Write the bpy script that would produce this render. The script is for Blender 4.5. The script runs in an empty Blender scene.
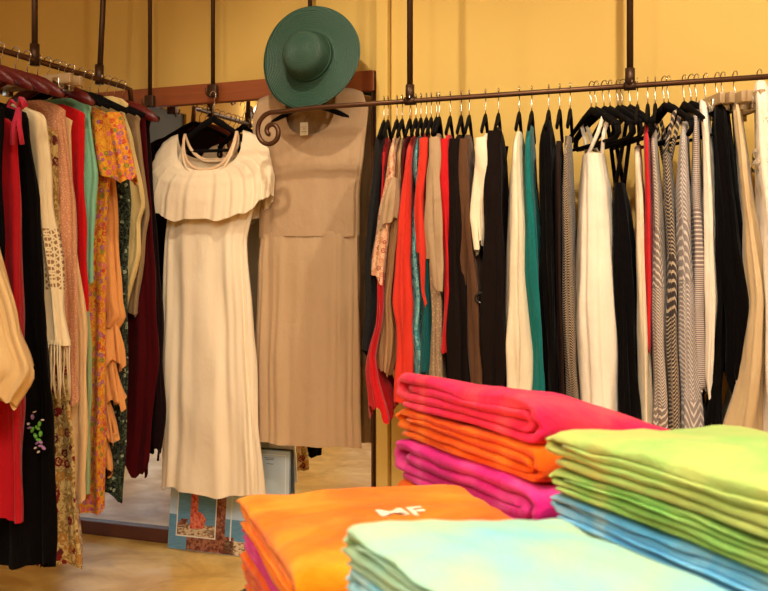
import bpy, bmesh, math, random
from mathutils import Vector, Matrix, noise
PI = math.pi
S = bpy.context.scene
C = S.collection
# ------------------------------------------------------------------ camera
TH = math.radians(20.9); CAMZ = 1.2
FW = (-math.sin(TH), math.cos(TH)); RT = (math.cos(TH), math.sin(TH))
cd = bpy.data.cameras.new('camera'); cam = bpy.data.objects.new('camera', cd); C.objects.link(cam)
cam.location = (0, 0, CAMZ); cam.rotation_euler = (PI/2, 0, TH)
cd.sensor_width = 36; cd.lens = 45; cd.shift_y = -20.5/768
cd.clip_start = 0.05
cd.dof.use_dof = True; cd.dof.focus_distance = 3.3; cd.dof.aperture_fstop = 9.0
S.camera = cam
S.view_settings.view_transform = 'Standard'; S.view_settings.look = 'None'
S.view_settings.gamma = 1; S.view_settings.use_curve_mapping = False
S.view_settings.exposure = -0.03
# ------------------------------------------------------------------ world
w = bpy.data.worlds.new('world'); S.world = w; w.use_nodes = True
bg = w.node_tree.nodes['Background']; bg.inputs[0].default_value = (0.85, 0.93, 1.0, 1); bg.inputs[1].default_value = 1.6
# ------------------------------------------------------------------ lamps of the shop (spots on the ceiling, then two added fill lights; the fixtures are built further down)
WARM = (1.0, 0.865, 0.67)
CEIL = 3.05
SPOTS = [  # (x, y, power, size deg, aim x,y,z)
    (-1.45, 2.40, 58, 92, (-1.55, 3.6, 1.3)),
    (-0.15, 2.30, 92, 120, (-0.35, 3.5, 1.2)),
    (-2.30, 1.40, 24, 90, (-2.7, 3.0, 1.0)),
    (1.00, 2.30, 46, 120, (0.7, 3.4, 1.2)),
    (0.30, 0.30, 50, 140, (0.05, 1.4, 0.8)),
    (-0.90, -0.30, 52, 140, (-0.9, 2.6, 0.8)),
    (1.60, 0.30, 28, 130, (0.6, 1.5, 0.9)),
    (-2.6, -1.6, 75, 130, (-2.6, 0.2, 0.5)),
]
def spot(x, y, p, size, aim):
    l = bpy.data.lights.new('ceiling_spot_lamp', 'SPOT'); l.energy = p; l.color = WARM
    l.spot_size = math.radians(size); l.spot_blend = 0.9; l.shadow_soft_size = 0.022
    o = bpy.data.objects.new('ceiling_spot_lamp', l); C.objects.link(o)
    o.location = (x, y, CEIL-0.2)
    o.rotation_euler = (Vector(aim)-o.location).to_track_quat('-Z', 'Y').to_euler()
for s in SPOTS: spot(*s)
def area(name, loc, rot, sx, sy, p, col):
    l = bpy.data.lights.new(name, 'AREA'); l.shape = 'RECTANGLE'; l.size = sx; l.size_y = sy; l.energy = p; l.color = col
    o = bpy.data.objects.new(name, l); C.objects.link(o); o.location = loc; o.rotation_euler = rot
    return o
area('added_fill_light', (-0.5, -1.7, CEIL-0.06), (0, 0, 0), 1.8, 1.2, 60, (1.0, 0.93, 0.84))  # added fill from behind the viewer, lifts towel sides, posters and floor
area('added_fill_light', (0.3, 0.2, CEIL-0.06), (0, 0, 0), 1.8, 1.2, 62, (1.0, 0.93, 0.84))  # added overhead fill that evens out the light on the towels

# ------------------------------------------------------------------ helpers
def PX(px, Y):
    u = (px-384)/960.0
    return Y*(FW[0]+RT[0]*u)/(FW[1]+RT[1]*u)
def DEP(X, Y): return X*FW[0]+Y*FW[1]
def PZ(py, X, Y): return CAMZ-(py-275)/960.0*DEP(X, Y)
def lin(c):
    return tuple(((v/255)/12.92 if v/255 <= .04045 else ((v/255+.055)/1.055)**2.4) for v in c)
def obj(name, bm, m=None, parent=None, smooth=True, loc=None):
    me = bpy.data.meshes.new(name)
    if loc is not None: bmesh.ops.translate(bm, verts=bm.verts, vec=-Vector(loc))
    bmesh.ops.recalc_face_normals(bm, faces=bm.faces)
    bm.to_mesh(me); bm.free()
    if m: me.materials.append(m)
    if smooth:
        for p in me.polygons: p.use_smooth = True
    o = bpy.data.objects.new(name, me); C.objects.link(o)
    if loc is not None: o.location = loc
    if parent: o.parent = parent
    return o
def empty(name, loc=(0, 0, 0)):
    o = bpy.data.objects.new(name, None); C.objects.link(o); o.location = loc; o.empty_display_size = .05
    return o
def tag(o, label, cat, group=None, kind=None):
    o['label'] = label; o['category'] = cat
    if group: o['group'] = group
    if kind: o['kind'] = kind
    return o
def struct(o):
    o['kind'] = 'structure'; return o
def box(bm, x0, x1, y0, y1, z0, z1, bev=0):
    r = bmesh.ops.create_cube(bm, size=1)
    for v in r['verts']:
        v.co = Vector(((x0+x1)/2+v.co.x*(x1-x0), (y0+y1)/2+v.co.y*(y1-y0), (z0+z1)/2+v.co.z*(z1-z0)))
    if bev:
        es = list({e for v in r['verts'] for e in v.link_edges})
        bmesh.ops.bevel(bm, geom=es, offset=bev, segments=2, affect='EDGES', profile=.6)
def nbox(*a, bev=0):
    bm = bmesh.new(); box(bm, *a, bev=bev); return bm
def tube(bm, pts, r, seg=10, cap=True):
    pts = [Vector(p) for p in pts]; n = len(pts)
    rr = r if isinstance(r, (list, tuple)) else [r]*n
    t0 = (pts[1]-pts[0]).normalized()
    up = Vector((0, 0, 1)) if abs(t0.z) < .9 else Vector((1, 0, 0))
    a = t0.cross(up).normalized(); rings = []
    for i, p in enumerate(pts):
        t = (pts[min(i+1, n-1)]-pts[max(i-1, 0)]).normalized()
        a = (a-t*a.dot(t)).normalized(); b = t.cross(a)
        ra = rr[i]; ra2 = ra if not isinstance(ra, tuple) else ra[1]; ra1 = ra if not isinstance(ra, tuple) else ra[0]
        rings.append([bm.verts.new(p+a*math.cos(k*2*PI/seg)*ra1+b*math.sin(k*2*PI/seg)*ra2) for k in range(seg)])
    for i in range(n-1):
        for k in range(seg):
            bm.faces.new((rings[i][k], rings[i][(k+1) % seg], rings[i+1][(k+1) % seg], rings[i+1][k]))
    if cap:
        bm.faces.new(rings[0][::-1]); bm.faces.new(rings[-1])
def lathe(bm, prof, c=(0, 0, 0), seg=48, axis='z', rot=None):
    rings = []
    M = rot or Matrix.Identity(3); c = Vector(c)
    for r, z in prof:
        if r < 1e-6: rings.append([bm.verts.new(c+M@Vector((0, 0, z)))])
        else: rings.append([bm.verts.new(c+M@Vector((r*math.cos(k*2*PI/seg), r*math.sin(k*2*PI/seg), z))) for k in range(seg)])
    for A, B in zip(rings, rings[1:]):
        for k in range(seg):
            a = [A[k % len(A)], A[(k+1) % len(A)], B[(k+1) % len(B)], B[k % len(B)]]
            u = []
            for v in a:
                if v not in u: u.append(v)
            if len(u) > 2: bm.faces.new(u)

# ------------------------------------------------------------------ materials
class NB:
    def __init__(s, name):
        m = bpy.data.materials.new(name); m.use_nodes = True; s.m = m; s.t = m.node_tree; s.n = s.t.nodes; s.l = s.t.links
        s.b = s.n['Principled BSDF']
    def node(s, t, **k):
        n = s.n.new(t)
        for a, b in k.items(): setattr(n, a, b)
        return n
    def link(s, a, b): s.l.new(a, b)
    def co(s, scale=(1, 1, 1), rot=(0, 0, 0), kind='Object'):
        tc = s.node('ShaderNodeTexCoord'); mp = s.node('ShaderNodeMapping')
        mp.inputs['Scale'].default_value = scale; mp.inputs['Rotation'].default_value = rot
        s.link(tc.outputs[kind], mp.inputs[0]); return mp.outputs[0]
    def noise(s, co, scale, detail=3, rough=.5, dist=0):
        n = s.node('ShaderNodeTexNoise'); n.inputs['Scale'].default_value = scale; n.inputs['Detail'].default_value = detail
        n.inputs['Roughness'].default_value = rough; n.inputs['Distortion'].default_value = dist
        s.link(co, n.inputs['Vector']); return n.outputs['Fac']
    def vor(s, co, scale, feature='F1', out='Distance', rnd=1):
        n = s.node('ShaderNodeTexVoronoi', feature=feature); n.inputs['Scale'].default_value = scale
        n.inputs['Randomness'].default_value = rnd
        s.link(co, n.inputs['Vector']); return n.outputs[out]
    def ramp(s, fac, stops, interp='LINEAR'):
        r = s.node('ShaderNodeValToRGB'); r.color_ramp.interpolation = interp
        el = r.color_ramp.elements
        while len(el) < len(stops): el.new(.5)
        for e, (p, c) in zip(el, stops):
            e.position = p; e.color = (*c, 1)
        s.link(fac, r.inputs[0]); return r.outputs[0]
    def math(s, op, a, b=0.0, c=None):
        n = s.node('ShaderNodeMath', operation=op)
        for i, v in enumerate((a, b, c)):
            if v is None: continue
            if isinstance(v, (int, float)): n.inputs[i].default_value = v
            else: s.link(v, n.inputs[i])
        return n.outputs[0]
    def mix(s, fac, a, b, mode='MIX'):
        n = s.node('ShaderNodeMix', data_type='RGBA', blend_type=mode)
        for i, v in ((0, fac), (6, a), (7, b)):
            if isinstance(v, (int, float)): n.inputs[i].default_value = v
            elif isinstance(v, tuple): n.inputs[i].default_value = (*v, 1)
            else: s.link(v, n.inputs[i])
        return n.outputs[2]
    def bump(s, h, strength=.3, dist=.01):
        n = s.node('ShaderNodeBump'); n.inputs['Strength'].default_value = strength; n.inputs['Distance'].default_value = dist
        s.link(h, n.inputs['Height']); s.link(n.outputs[0], s.b.inputs['Normal'])
    def set(s, **k):
        for a, v in k.items():
            i = s.b.inputs[a.replace('_', ' ')]
            if isinstance(v, tuple): i.default_value = (*v, 1) if len(v) == 3 else v
            elif isinstance(v, (int, float)): i.default_value = v
            else: s.link(v, i)
        return s
def plain(name, col, rough=.5, metal=0, **k):
    n = NB(name); n.set(Base_Color=lin(col), Roughness=rough, Metallic=metal, **k); return n.m
def cloth_finish(n, wr=.35, sheen=.15):
    c = n.co((1, 1, .35))
    h = n.math('ADD', n.noise(c, 24, 3), n.math('MULTIPLY', n.noise(n.co(), 500, 1), .12))
    h = n.math('ADD', h, n.math('MULTIPLY', n.noise(n.co((1, 1, .8)), 9, 4, .55, 1.2), .9))
    n.bump(h, wr, .028)
    n.set(Roughness=.9); n.b.inputs['Sheen Weight'].default_value = sheen; n.b.inputs['Sheen Roughness'].default_value = .4
    n.b.inputs['Specular IOR Level'].default_value = .2 if sheen > .05 else .06
_fab = {}
def fabric(col, wr=.35, sheen=.15, var=.12, rough=.9, sheer=0):
    if sum(col) < 150: sheen = .03
    key = (col, wr, sheen, rough, sheer)
    if key in _fab: return _fab[key]
    n = NB('fabric_%d_%d_%d' % col); c = lin(col)
    f = n.noise(n.co((1, 1, .4)), 9, 3)
    n.set(Base_Color=n.mix(f, tuple(v*(1-var) for v in c), tuple(min(1, v*(1+var)) for v in c)))
    cloth_finish(n, wr, sheen); n.set(Roughness=rough)
    if rough < .6: n.b.inputs['Specular IOR Level'].default_value = .5
    if sheer: n.set(Alpha=1-sheer)
    _fab[key] = n.m; return n.m
def multi(name, scale, stops, base=None, feature='F1', stretch=(1, 1, 1), noise_scale=None, out='Color'):
    """printed fabric: voronoi cells coloured through a ramp, with blossom rings"""
    n = NB(name); co = n.co(stretch)
    v = n.node('ShaderNodeTexVoronoi'); v.inputs['Scale'].default_value = scale; n.link(co, v.inputs['Vector'])
    sep = n.node('ShaderNodeSeparateColor'); n.link(v.outputs['Color'], sep.inputs[0])
    petal = n.math('ADD', v.outputs['Distance'], n.math('MULTIPLY', n.noise(co, scale*4, 2), .35))
    colr = n.ramp(sep.outputs[0], stops, 'CONSTANT')
    msk = n.ramp(petal, [(0.0, (0, 0, 0)), (.30, (0, 0, 0)), (.33, (1, 1, 1)), (.40, (0, 0, 0)), (.52, (0, 0, 0)), (.60, (1, 1, 1))], 'CONSTANT')
    sw = n.ramp(n.noise(co, scale*1.6, 4, .6, 1.5), [(0, base[0]), (.47, base[0]), (.53, base[1]), (1, base[1])])
    n.set(Base_Color=n.mix(msk, colr, sw)); cloth_finish(n, .25); return n.m
def chevron(name, a, b, freq=90, zig=.05, amp=.8, axis='X'):
    n = NB(name); co = n.co()
    sep = n.node('ShaderNodeSeparateXYZ'); n.link(co, sep.inputs[0])
    pp = n.math('PINGPONG', n.math('ADD', sep.outputs['X'], sep.outputs['Y']), zig)
    ph = n.math('ADD', sep.outputs['Z'], n.math('MULTIPLY', pp, amp*2))
    w1 = n.math('SINE', n.math('MULTIPLY', ph, freq*2*PI))
    band = n.math('SINE', n.math('MULTIPLY', sep.outputs['Z'], 11))
    w2 = n.math('SINE', n.math('MULTIPLY', ph, freq*(.95 if name.startswith('tweed') else .45)*2*PI))
    f = n.mix(n.ramp(band, [(.45, (0, 0, 0)), (.55, (1, 1, 1))]), w1, w2)
    n.set(Base_Color=n.mix(n.ramp(f, [(.35, (0, 0, 0)), (.6, (1, 1, 1))]), lin(a), lin(b))); cloth_finish(n, .3); return n.m
def lace(name, a, b, scale=60, w=.1):
    n = NB(name); d = n.vor(n.co(), scale, 'DISTANCE_TO_EDGE')
    n.set(Base_Color=n.mix(n.ramp(d, [(w*.6, (0, 0, 0)), (w*1.6, (1, 1, 1))]), lin(a), lin(b))); cloth_finish(n, .3); return n.m
def wood(name, a, b, sc=(1, 12, 12)):
    n = NB(name); f = n.noise(n.co(sc), 4, 5, .6, .8)
    n.set(Base_Color=n.mix(f, lin(a), lin(b)), Roughness=.45); return n.m
def wallmat():
    n = NB('yellow_plaster'); f = n.noise(n.co(), 1.3, 4, .6); g = n.noise(n.co(), 40, 4)
    n.set(Base_Color=n.mix(f, lin((204, 168, 84)), lin((216, 180, 96))), Roughness=.8); n.bump(g, .1, .004); return n.m
def floormat():
    n = NB('stained_concrete'); f = n.noise(n.co((1, 1, 1), kind='Object'), 1.8, 7, .62, .9); g = n.noise(n.co((1, 1.2, 1)), 3.5, 6, .6, .8)
    c = n.ramp(f, [(.3, lin((200, 152, 72))), (.5, lin((228, 184, 96))), (.68, lin((242, 208, 130)))])
    c2 = n.mix(n.ramp(g, [(.42, (0, 0, 0)), (.7, (.6, .6, .6))]), c, lin((160, 112, 60)))
    n.set(Base_Color=c2, Roughness=n.ramp(g, [(.3, (.3, .3, .3)), (.7, (.5, .5, .5))])); n.bump(f, .08, .01); return n.m
M_wall = wallmat(); M_floor = floormat()
M_ceil = plain('ceiling_paint', (226, 205, 160), .9)
M_black = plain('black_velvet', (9, 7, 7), .85, Specular_IOR_Level=.12)
M_pipe = plain('dark_iron', (74, 52, 36), .45, .7)
M_iron = plain('wrought_iron', (92, 62, 42), .4, .75)
M_steel = plain('chrome_wire', (205, 200, 190), .22, 1)
M_frame = wood('reddish_wood', (122, 58, 24), (164, 88, 40), (1, 10, 10))
M_framed = wood('dark_brown_wood', (74, 34, 20), (104, 52, 30), (1, 10, 10))
M_hwood = wood('grey_wood', (150, 122, 84), (182, 152, 108), (12, 1, 12))
M_maroon_sat = plain('maroon_satin_hanger', (92, 22, 22), .35)

# ------------------------------------------------------------------ room
WY = 3.71; LX = -4.1; RX = 3.0; RY = -4.2
struct(obj('floor', nbox(LX-.1, RX+.1, RY-.1, WY+.12, -.1, 0), M_floor, smooth=False))
struct(obj('ceiling', nbox(LX-.1, RX+.1, RY-.1, WY+.12, CEIL, CEIL+.1), M_ceil, smooth=False))
struct(obj('wall_back', nbox(LX-.1, RX+.1, WY, WY+.12, 0, CEIL), M_wall, smooth=False))
struct(obj('wall_right', nbox(RX, RX+.1, RY, WY, 0, CEIL), M_wall, smooth=False))
struct(obj('wall_rear', nbox(LX-.1, RX+.1, RY-.1, RY, 0, CEIL), M_wall, smooth=False))
bm = bmesh.new()
OP = [(-3.6, -2.3, 2.2), (0.95, 2.35, 2.1)]
box(bm, LX-.1, LX, RY, OP[0][0], 0, CEIL); box(bm, LX-.1, LX, OP[0][1], OP[1][0], 0, CEIL); box(bm, LX-.1, LX, OP[1][1], WY, 0, CEIL)
for a, b, h in OP: box(bm, LX-.1, LX, a, b, h+.35, CEIL)
struct(obj('wall_left', bm, M_wall, smooth=False))
# glazed shop doors on the left wall, seen only in the mirror
M_dframe = plain('dark_green_paint', (38, 46, 36), .5)
gl = NB('door_glass'); gl.set(Base_Color=(.9, .95, .95), Roughness=.02, Transmission_Weight=1.0); gl.b.inputs['IOR'].default_value = 1.05; M_glass = gl.m
for i, (a, b, h) in enumerate(OP):
    f = bmesh.new()
    box(f, LX-.09, LX-.02, a, a+.07, 0, h); box(f, LX-.09, LX-.02, b-.07, b, 0, h); box(f, LX-.09, LX-.02, a, b, h, h+.35)
    box(f, LX-.09, LX-.02, a+.07, b-.07, .0, .09); box(f, LX-.09, LX-.02, (a+b)/2-.04, (a+b)/2+.04, .09, h)
    fo = struct(obj('door_%d' % (i+1), f, M_dframe, smooth=False))
    obj('glass_pane', nbox(LX-.06, LX-.05, a+.07, b-.07, .09, h), M_glass, fo, smooth=False)
    obj('door_handle', nbox(LX-.02, LX+.02, (a+b)/2-.03, (a+b)/2-.01, .95, 1.25, bev=.004), M_steel, fo)
struct(obj('pavement', nbox(LX-4, LX-.1, RY-2, WY+2, -.12, -.02), plain('pavement_concrete', (150, 148, 142), .8), smooth=False))
# pipe chase / pilaster on the back wall beside the mirror
xa = PX(378, 3.68); xb = PX(388, 3.66)
struct(obj('trim_1', nbox(xa, xb, 3.655, WY+.01, 0, CEIL, bev=.006), M_wall, smooth=False))
struct(obj('trim_2', nbox(xb+.004, xb+.085, 3.685, WY+.01, 0, CEIL, bev=.004), M_wall, smooth=False))
bb = bmesh.new(); box(bb, -1.25, RX, WY-.015, WY, 0, .09); struct(obj('baseboard_back', bb, M_framed, smooth=False))

# ceiling spot fixtures
def make_fixture(x, y, aim):
    o = empty('ceiling_spotlight', (x, y, CEIL))
    obj('mount', nbox(-.05, .05, -.05, .05, -.025, 0, bev=.006), M_black, o)
    b = bmesh.new(); tube(b, [(0, 0, -.02), (0, 0, -.10)], .008); obj('stem', b, M_black, o)
    d = (Vector(aim)-Vector((x, y, CEIL-.2))).normalized(); rot = d.to_track_quat('Z', 'Y').to_matrix()
    b = bmesh.new(); lathe(b, [(0, -.08), (.035, -.075), (.045, -.05), (.055, .0), (.055, .01), (.05, .01), (.045, -.03), (0, -.04)], (0, 0, -.15), 24, rot=rot)
    obj('lamp_shade', b, M_black, o)
    return o
where = ['over the mirror', 'over the middle of the right rack', 'over the left rack', 'near the right end of the right rack',
         'above the towel table', 'in the middle of the shop', 'to the right of the towel table', 'near the far left door']
for s, wh in zip(SPOTS, where):
    tag(make_fixture(s[0], s[1], s[4]), 'small black ceiling spotlight %s' % wh, 'ceiling light', 'ceiling spotlights')
# added ceiling fill panels, then the round glowing wall lamp reflected in the mirror
M_diff = plain('fill_panel_glow', (255, 246, 230), .6); M_diff.node_tree.nodes['Principled BSDF'].inputs['Emission Color'].default_value = (1, .93, .84, 1); M_diff.node_tree.nodes['Principled BSDF'].inputs['Emission Strength'].default_value = 1.5
for px_, py_, wh in ((.3, .2, 'above the towel table'), (-.5, -1.7, 'in the rear half of the shop')):  # made-up glowing fixtures that house the two added fill lights
    o = empty('added_fill_panel', (px_, py_, CEIL))
    b = bmesh.new(); box(b, -.94, .94, -.64, .64, -.03, 0, bev=.004); obj('frame', b, M_ceil, o, False)
    obj('diffuser', nbox(-.9, .9, -.6, .6, -.034, -.03), M_diff, o, False)
    tag(o, 'added flat rectangular fill light panel on the ceiling '+wh, 'ceiling light')
sc = empty('wall_lamp', (LX, -.05, 2.62))
b = bmesh.new(); lathe(b, [(0, 0), (.06, 0), (.06, .02), (.02, .03), (.02, .07)], rot=Matrix.Rotation(PI/2, 3, 'Y')); obj('bracket', b, M_pipe, sc)
em = NB('lit_bulb'); em.set(Base_Color=(1, .9, .7), Emission_Color=(1, .86, .62)); em.b.inputs['Emission Strength'].default_value = 14
b = bmesh.new(); bmesh.ops.create_uvsphere(b, u_segments=24, v_segments=16, radius=.07, matrix=Matrix.Translation((.13, 0, 0))); obj('globe', b, em.m, sc)
tag(sc, 'small glowing globe lamp seen reflected at the top of the mirror', 'lamp')

# ------------------------------------------------------------------ mirror
MX0 = -3.02; MX1 = PX(375, 3.69)
mir = empty('wall_mirror', ((MX0+MX1)/2, 3.69, 0))
def padd(name, bm, m, par, smooth=True):      # part in world coordinates of a parent that is only translated
    bmesh.ops.translate(bm, verts=bm.verts, vec=-par.location)
    return obj(name, bm, m, par, smooth)
mg = NB('silvered_glass'); mg.set(Base_Color=(.86, .86, .84), Metallic=1.0, Roughness=.015)
padd('mirror_glass', nbox(MX0+.01, MX1-.01, 3.688, 3.698, .055, 1.96), mg.m, mir, False)
padd('top_frame', nbox(MX0, MX1+.004, 3.668, 3.709, 1.958, 2.043, bev=.004), M_frame, mir, False)
padd('bottom_frame', nbox(MX0, MX1, 3.66, 3.709, 0, .062, bev=.004), M_framed, mir, False)
b = bmesh.new(); box(b, MX0-.012, MX0+.01, 3.675, 3.705, .06, 1.96); padd('side_frame', b, M_framed, mir, False)
b = bmesh.new(); box(b, MX1-.012, MX1-.004, 3.678, 3.7, .06, 1.96); padd('side_frame', b, M_iron, mir, False)
padd('backing_board', nbox(MX0, MX1, 3.698, 3.708, .05, 1.97), M_framed, mir, False)
tag(mir, 'wide wall mirror with reddish wood top rail behind the white and beige dresses', 'mirror')

# ------------------------------------------------------------------ rails
RY_ = 3.36; RZ = 1.845
rail = empty('clothes_rail', (PX(410, RY_), RY_, RZ))
b = bmesh.new()
x0 = PX(283, RY_); pts = []
# scroll: spiral from its eye outwards, then the straight rod
sx = PX(270.5, RY_); sz = PZ(131.5, sx, RY_)
turn = 1.45; N = 60
for i in range(N+1):
    t = i/N; ang = PI/2+2*PI*turn*(1-t); r = .012+.062*t**1.25
    pts.append((sx+r*math.cos(ang)*.92, RY_, sz+r*math.sin(ang)*1.0))
ex, ez = pts[-1][0], pts[-1][2]
for i in range(1, 7):
    t = i/6; pts.append((ex+.22*t, RY_, ez+(RZ-ez)*(t*t*(3-2*t))))
pts.append((.75, RY_, RZ))
tube(b, pts, .0095, 10); padd('rod', b, M_iron, rail)
for px in (410, 630, 905):
    X = PX(px, RY_)
    b = bmesh.new(); tube(b, [(X, RY_, RZ+.01), (X, RY_, CEIL)], .0115, 12); padd('hanging_pipe', b, M_pipe, rail)
    b = bmesh.new(); tube(b, [(X, RY_, RZ+.0), (X, RY_, RZ+.06)], .017, 12); tube(b, [(X-.02, RY_, RZ), (X+.02, RY_, RZ)], .0155, 12)
    padd('pipe_fitting', b, M_pipe, rail)
tag(rail, 'wrought iron clothes rail with a scrolled end hung from ceiling pipes', 'clothes rail')
LXR = -2.49; LZR = 2.0
rail2 = empty('clothes_rail', (LXR, 2.9, LZR))
b = bmesh.new(); tube(b, [(LXR, 2.0, LZR), (LXR, 3.41, LZR), (LXR+.02, 3.435, LZR-.01), (LXR+.02, 3.445, LZR-.07)], .011, 10); padd('rod', b, M_iron, rail2)
for Y, bend in ((2.875, 0), (3.255, .03), (2.1, 0)):
    b = bmesh.new(); tube(b, [(LXR-.0, Y, LZR+.0), (LXR+bend*.5, Y, LZR+.25), (LXR+bend, Y, LZR+.55), (LXR+bend, Y, CEIL)], .0115, 12); padd('hanging_pipe', b, M_pipe, rail2)
    b = bmesh.new(); tube(b, [(LXR, Y, LZR-.02), (LXR, Y, LZR+.06)], .018, 12); padd('pipe_fitting', b, M_pipe, rail2)
tag(rail2, 'dark clothes rail running towards the mirror at the left', 'clothes rail')
# display straps dropping from the ceiling in front of the mirror
def drop(px, zend, Y, label, hook=True):
    X = PX(px, Y); o = empty('hanging_pipe', (X, Y, CEIL))
    b = bmesh.new(); tube(b, [(X, Y, CEIL), (X, Y, zend)], .0095, 10); padd('pipe', b, M_pipe, o)
    b = bmesh.new(); box(b, X-.022, X+.022, Y-.013, Y+.013, zend-.025, zend+.03, bev=.004); padd('bracket', b, M_pipe, o)
    if hook:
        b = bmesh.new(); tube(b, [(X, Y-.005, zend-.01), (X, Y-.03, zend-.03), (X, Y-.055, zend-.02), (X, Y-.06, zend+.005)], .004, 8); padd('hook', b, M_iron, o)
    tag(o, label, 'hanging pipe'); return o
drop(150, 1.965, 3.60, 'dark iron pipe hanging from the ceiling nearest the left rack, over the mirror')
WDY = 3.56
drop(213, 1.995, 3.62, 'dark iron pipe that holds the white dress in front of the mirror')
drop(310, 2.02, 3.64, 'dark iron pipe hanging behind the green straw hat')

# ------------------------------------------------------------------ hangers
HG = {}
def hanger(kind, loc, yaw, label, group):
    """yaw 0: arms along X"""
    if kind not in HG:
        o = empty('clothes_hanger')
        b = bmesh.new(); pts = []
        for i in range(13):
            a = -PI*.35+PI*1.35*i/12; pts.append((.018*math.cos(PI-a)*1, 0, -.002+.016*math.sin(a)+.001))
        pts = [(-x, y, z) for x, y, z in pts]
        pts = pts[::-1]; pts += [(.012, 0, -.03), (0, 0, -.045), (0, 0, -.095)]
        # hook opens to one side and passes over the rod
        tube(b, pts, .0021, 8); p1 = obj('hook', b, M_steel, o)
        b = bmesh.new()
        if kind in ('velvet', 'bar'):
            L = [(0, 0, -.086)]+[(s, 0, -.09-.075*(s/.20)**1.25) for s in (.03, .06, .1, .15, .195)]
            for sg in (1, -1): tube(b, [(x*sg*.93, y, z) for x, y, z in L], [(.007, .014)]*3+[(.006, .011)]*3, 8)
            if kind == 'bar':
                tube(b, [(-.18, 0, -.165), (-.186, 0, -.19), (-.16, 0, -.205), (.16, 0, -.205), (.186, 0, -.19), (.18, 0, -.165)], .006, 8)
            mm = M_black
        elif kind == 'satin':
            L = [(0, 0, -.085)]+[(s, 0, -.09-.085*(s/.21)**1.5) for s in (.04, .08, .12, .17, .212)]
            for sg in (1, -1): tube(b, [(x*sg, y, z) for x, y, z in L], [(.012, .016), (.013, .02), (.014, .023), (.015, .025), (.014, .022), (.006, .01)], 10)
            mm = M_maroon_sat
        else:
            box(b, -.2, .2, -.009, .009, -.118, -.082, bev=.003)
            mm = M_hwood
        obj('arms', b, mm, o)
        if kind == 'clamp':
            for s in (-.14, .14):
                b = bmesh.new(); box(b, s-.015, s+.015, -.014, .014, -.135, -.095, bev=.003); obj('clip', b, M_steel, o)
        HG[kind] = o; r = o
    else:
        src = HG[kind]; r = src.copy(); C.objects.link(r)
        for ch in src.children:
            c = ch.copy(); C.objects.link(c); c.parent = r
    r.location = loc; r.rotation_euler = (0, 0, yaw)
    tag(r, label, 'hanger', group); return r

# ------------------------------------------------------------------ garments
def interp(rows, z, k):
    if z >= rows[0][0]: return rows[0][k]
    for a, b_ in zip(rows, rows[1:]):
        if a[0] >= z >= b_[0]:
            t = (a[0]-z)/max(1e-6, a[0]-b_[0]); t = t*.6+.4*(t*t*(3-2*t))
            return a[k]+(b_[k]-a[k])*t
    return rows[-1][k]
def drape(rows, front=(0, -1), neck=(0.0, 0.0), fold=.01, nf=7, hem=.012, seed=0, seg=72, n=44, fold0=.15, hemf=3, slant=0, slax=0, lift=0, rampin=True, top_close=False, wexp=.75, curl=0):
    """closed hanging cloth: rows = (z, cx, cy, hx, hy) from the neck ring to the hem"""
    rnd = random.Random(seed); bm = bmesh.new(); rings = []
    z0, z1 = rows[0][0], rows[-1][0]; fx, fy = front
    p1, p2, p3 = rnd.random()*6, rnd.random()*6, rnd.random()*6
    zs = []
    zs = [z0-(z0-z1)*((i/n)**1.35) for i in range(n+1)]
    for i, z in enumerate(zs):
        v = i/n; cx, cy, hx, hy = [interp(rows, z, k) for k in (1, 2, 3, 4)]
        ring = []
        fv = (z0-z)/(z0-z1)
        A = fold*(fold0+(1-fold0)*min(1, fv*1.6))*(min(1, i/5.0) if rampin else 1)
        for k in range(seg):
            a = 2*PI*k/seg; c, s_ = math.cos(a), math.sin(a)
            x = math.copysign(abs(c)**wexp, c)*hx; y = math.copysign(abs(s_)**wexp, s_)*hy
            # arc position along the wide axis gives even folds
            nx, ny = c/(hx+.02), s_/(hy+.02); l = math.hypot(nx, ny); nx /= l; ny /= l
            q = a+.10*math.sin(2*a+p1)
            f = (math.sin(nf*q+p1+.9*math.sin(z*2.3+p2))+.55*math.sin((nf*2+1)*q+p2+1.3*z)+.35*math.sin((nf*3+2)*q+p3-2*z))
            f += 1.7*noise.noise(Vector((math.cos(a)*1.8+seed, math.sin(a)*1.8, z*4.2)))
            zz = z
            dm = max(neck)*2.2+.02; wgt = max(0, 1-(z0-z)/dm)
            fr = max(0, (x*fx+y*fy)/(abs(hx*fx)+abs(hy*fy)+1e-6)); bk = max(0, -(x*fx+y*fy)/(abs(hx*fx)+abs(hy*fy)+1e-6))
            zz -= (neck[0]*fr**.7+neck[1]*bk**.7)*wgt
            hw = max(0, fv-.72)/.28
            zz += lift*fv*abs(c)**3
            zz += hem*hw*(math.sin(hemf*a+p2)+.4*math.sin((hemf*2+3)*a+p1))
            zz += slant*hw*((x/(hx+1e-6)) if slax == 0 else (y/(hy+1e-6)))
            ring.append(bm.verts.new((cx+x+nx*A*f+curl*nx*hw, cy+y+ny*A*f+curl*ny*hw, zz)))
        rings.append(ring)
    for A_, B in zip(rings, rings[1:]):
        for k in range(seg): bm.faces.new((A_[k], A_[(k+1) % seg], B[(k+1) % seg], B[k]))
    return bm
def gobj(name, bm, m, loc, parent=None):
    if parent is None: return obj(name, bm, m, None, True, loc)
    bmesh.ops.translate(bm, verts=bm.verts, vec=-parent.location); return obj(name, bm, m, parent, True)

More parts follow.
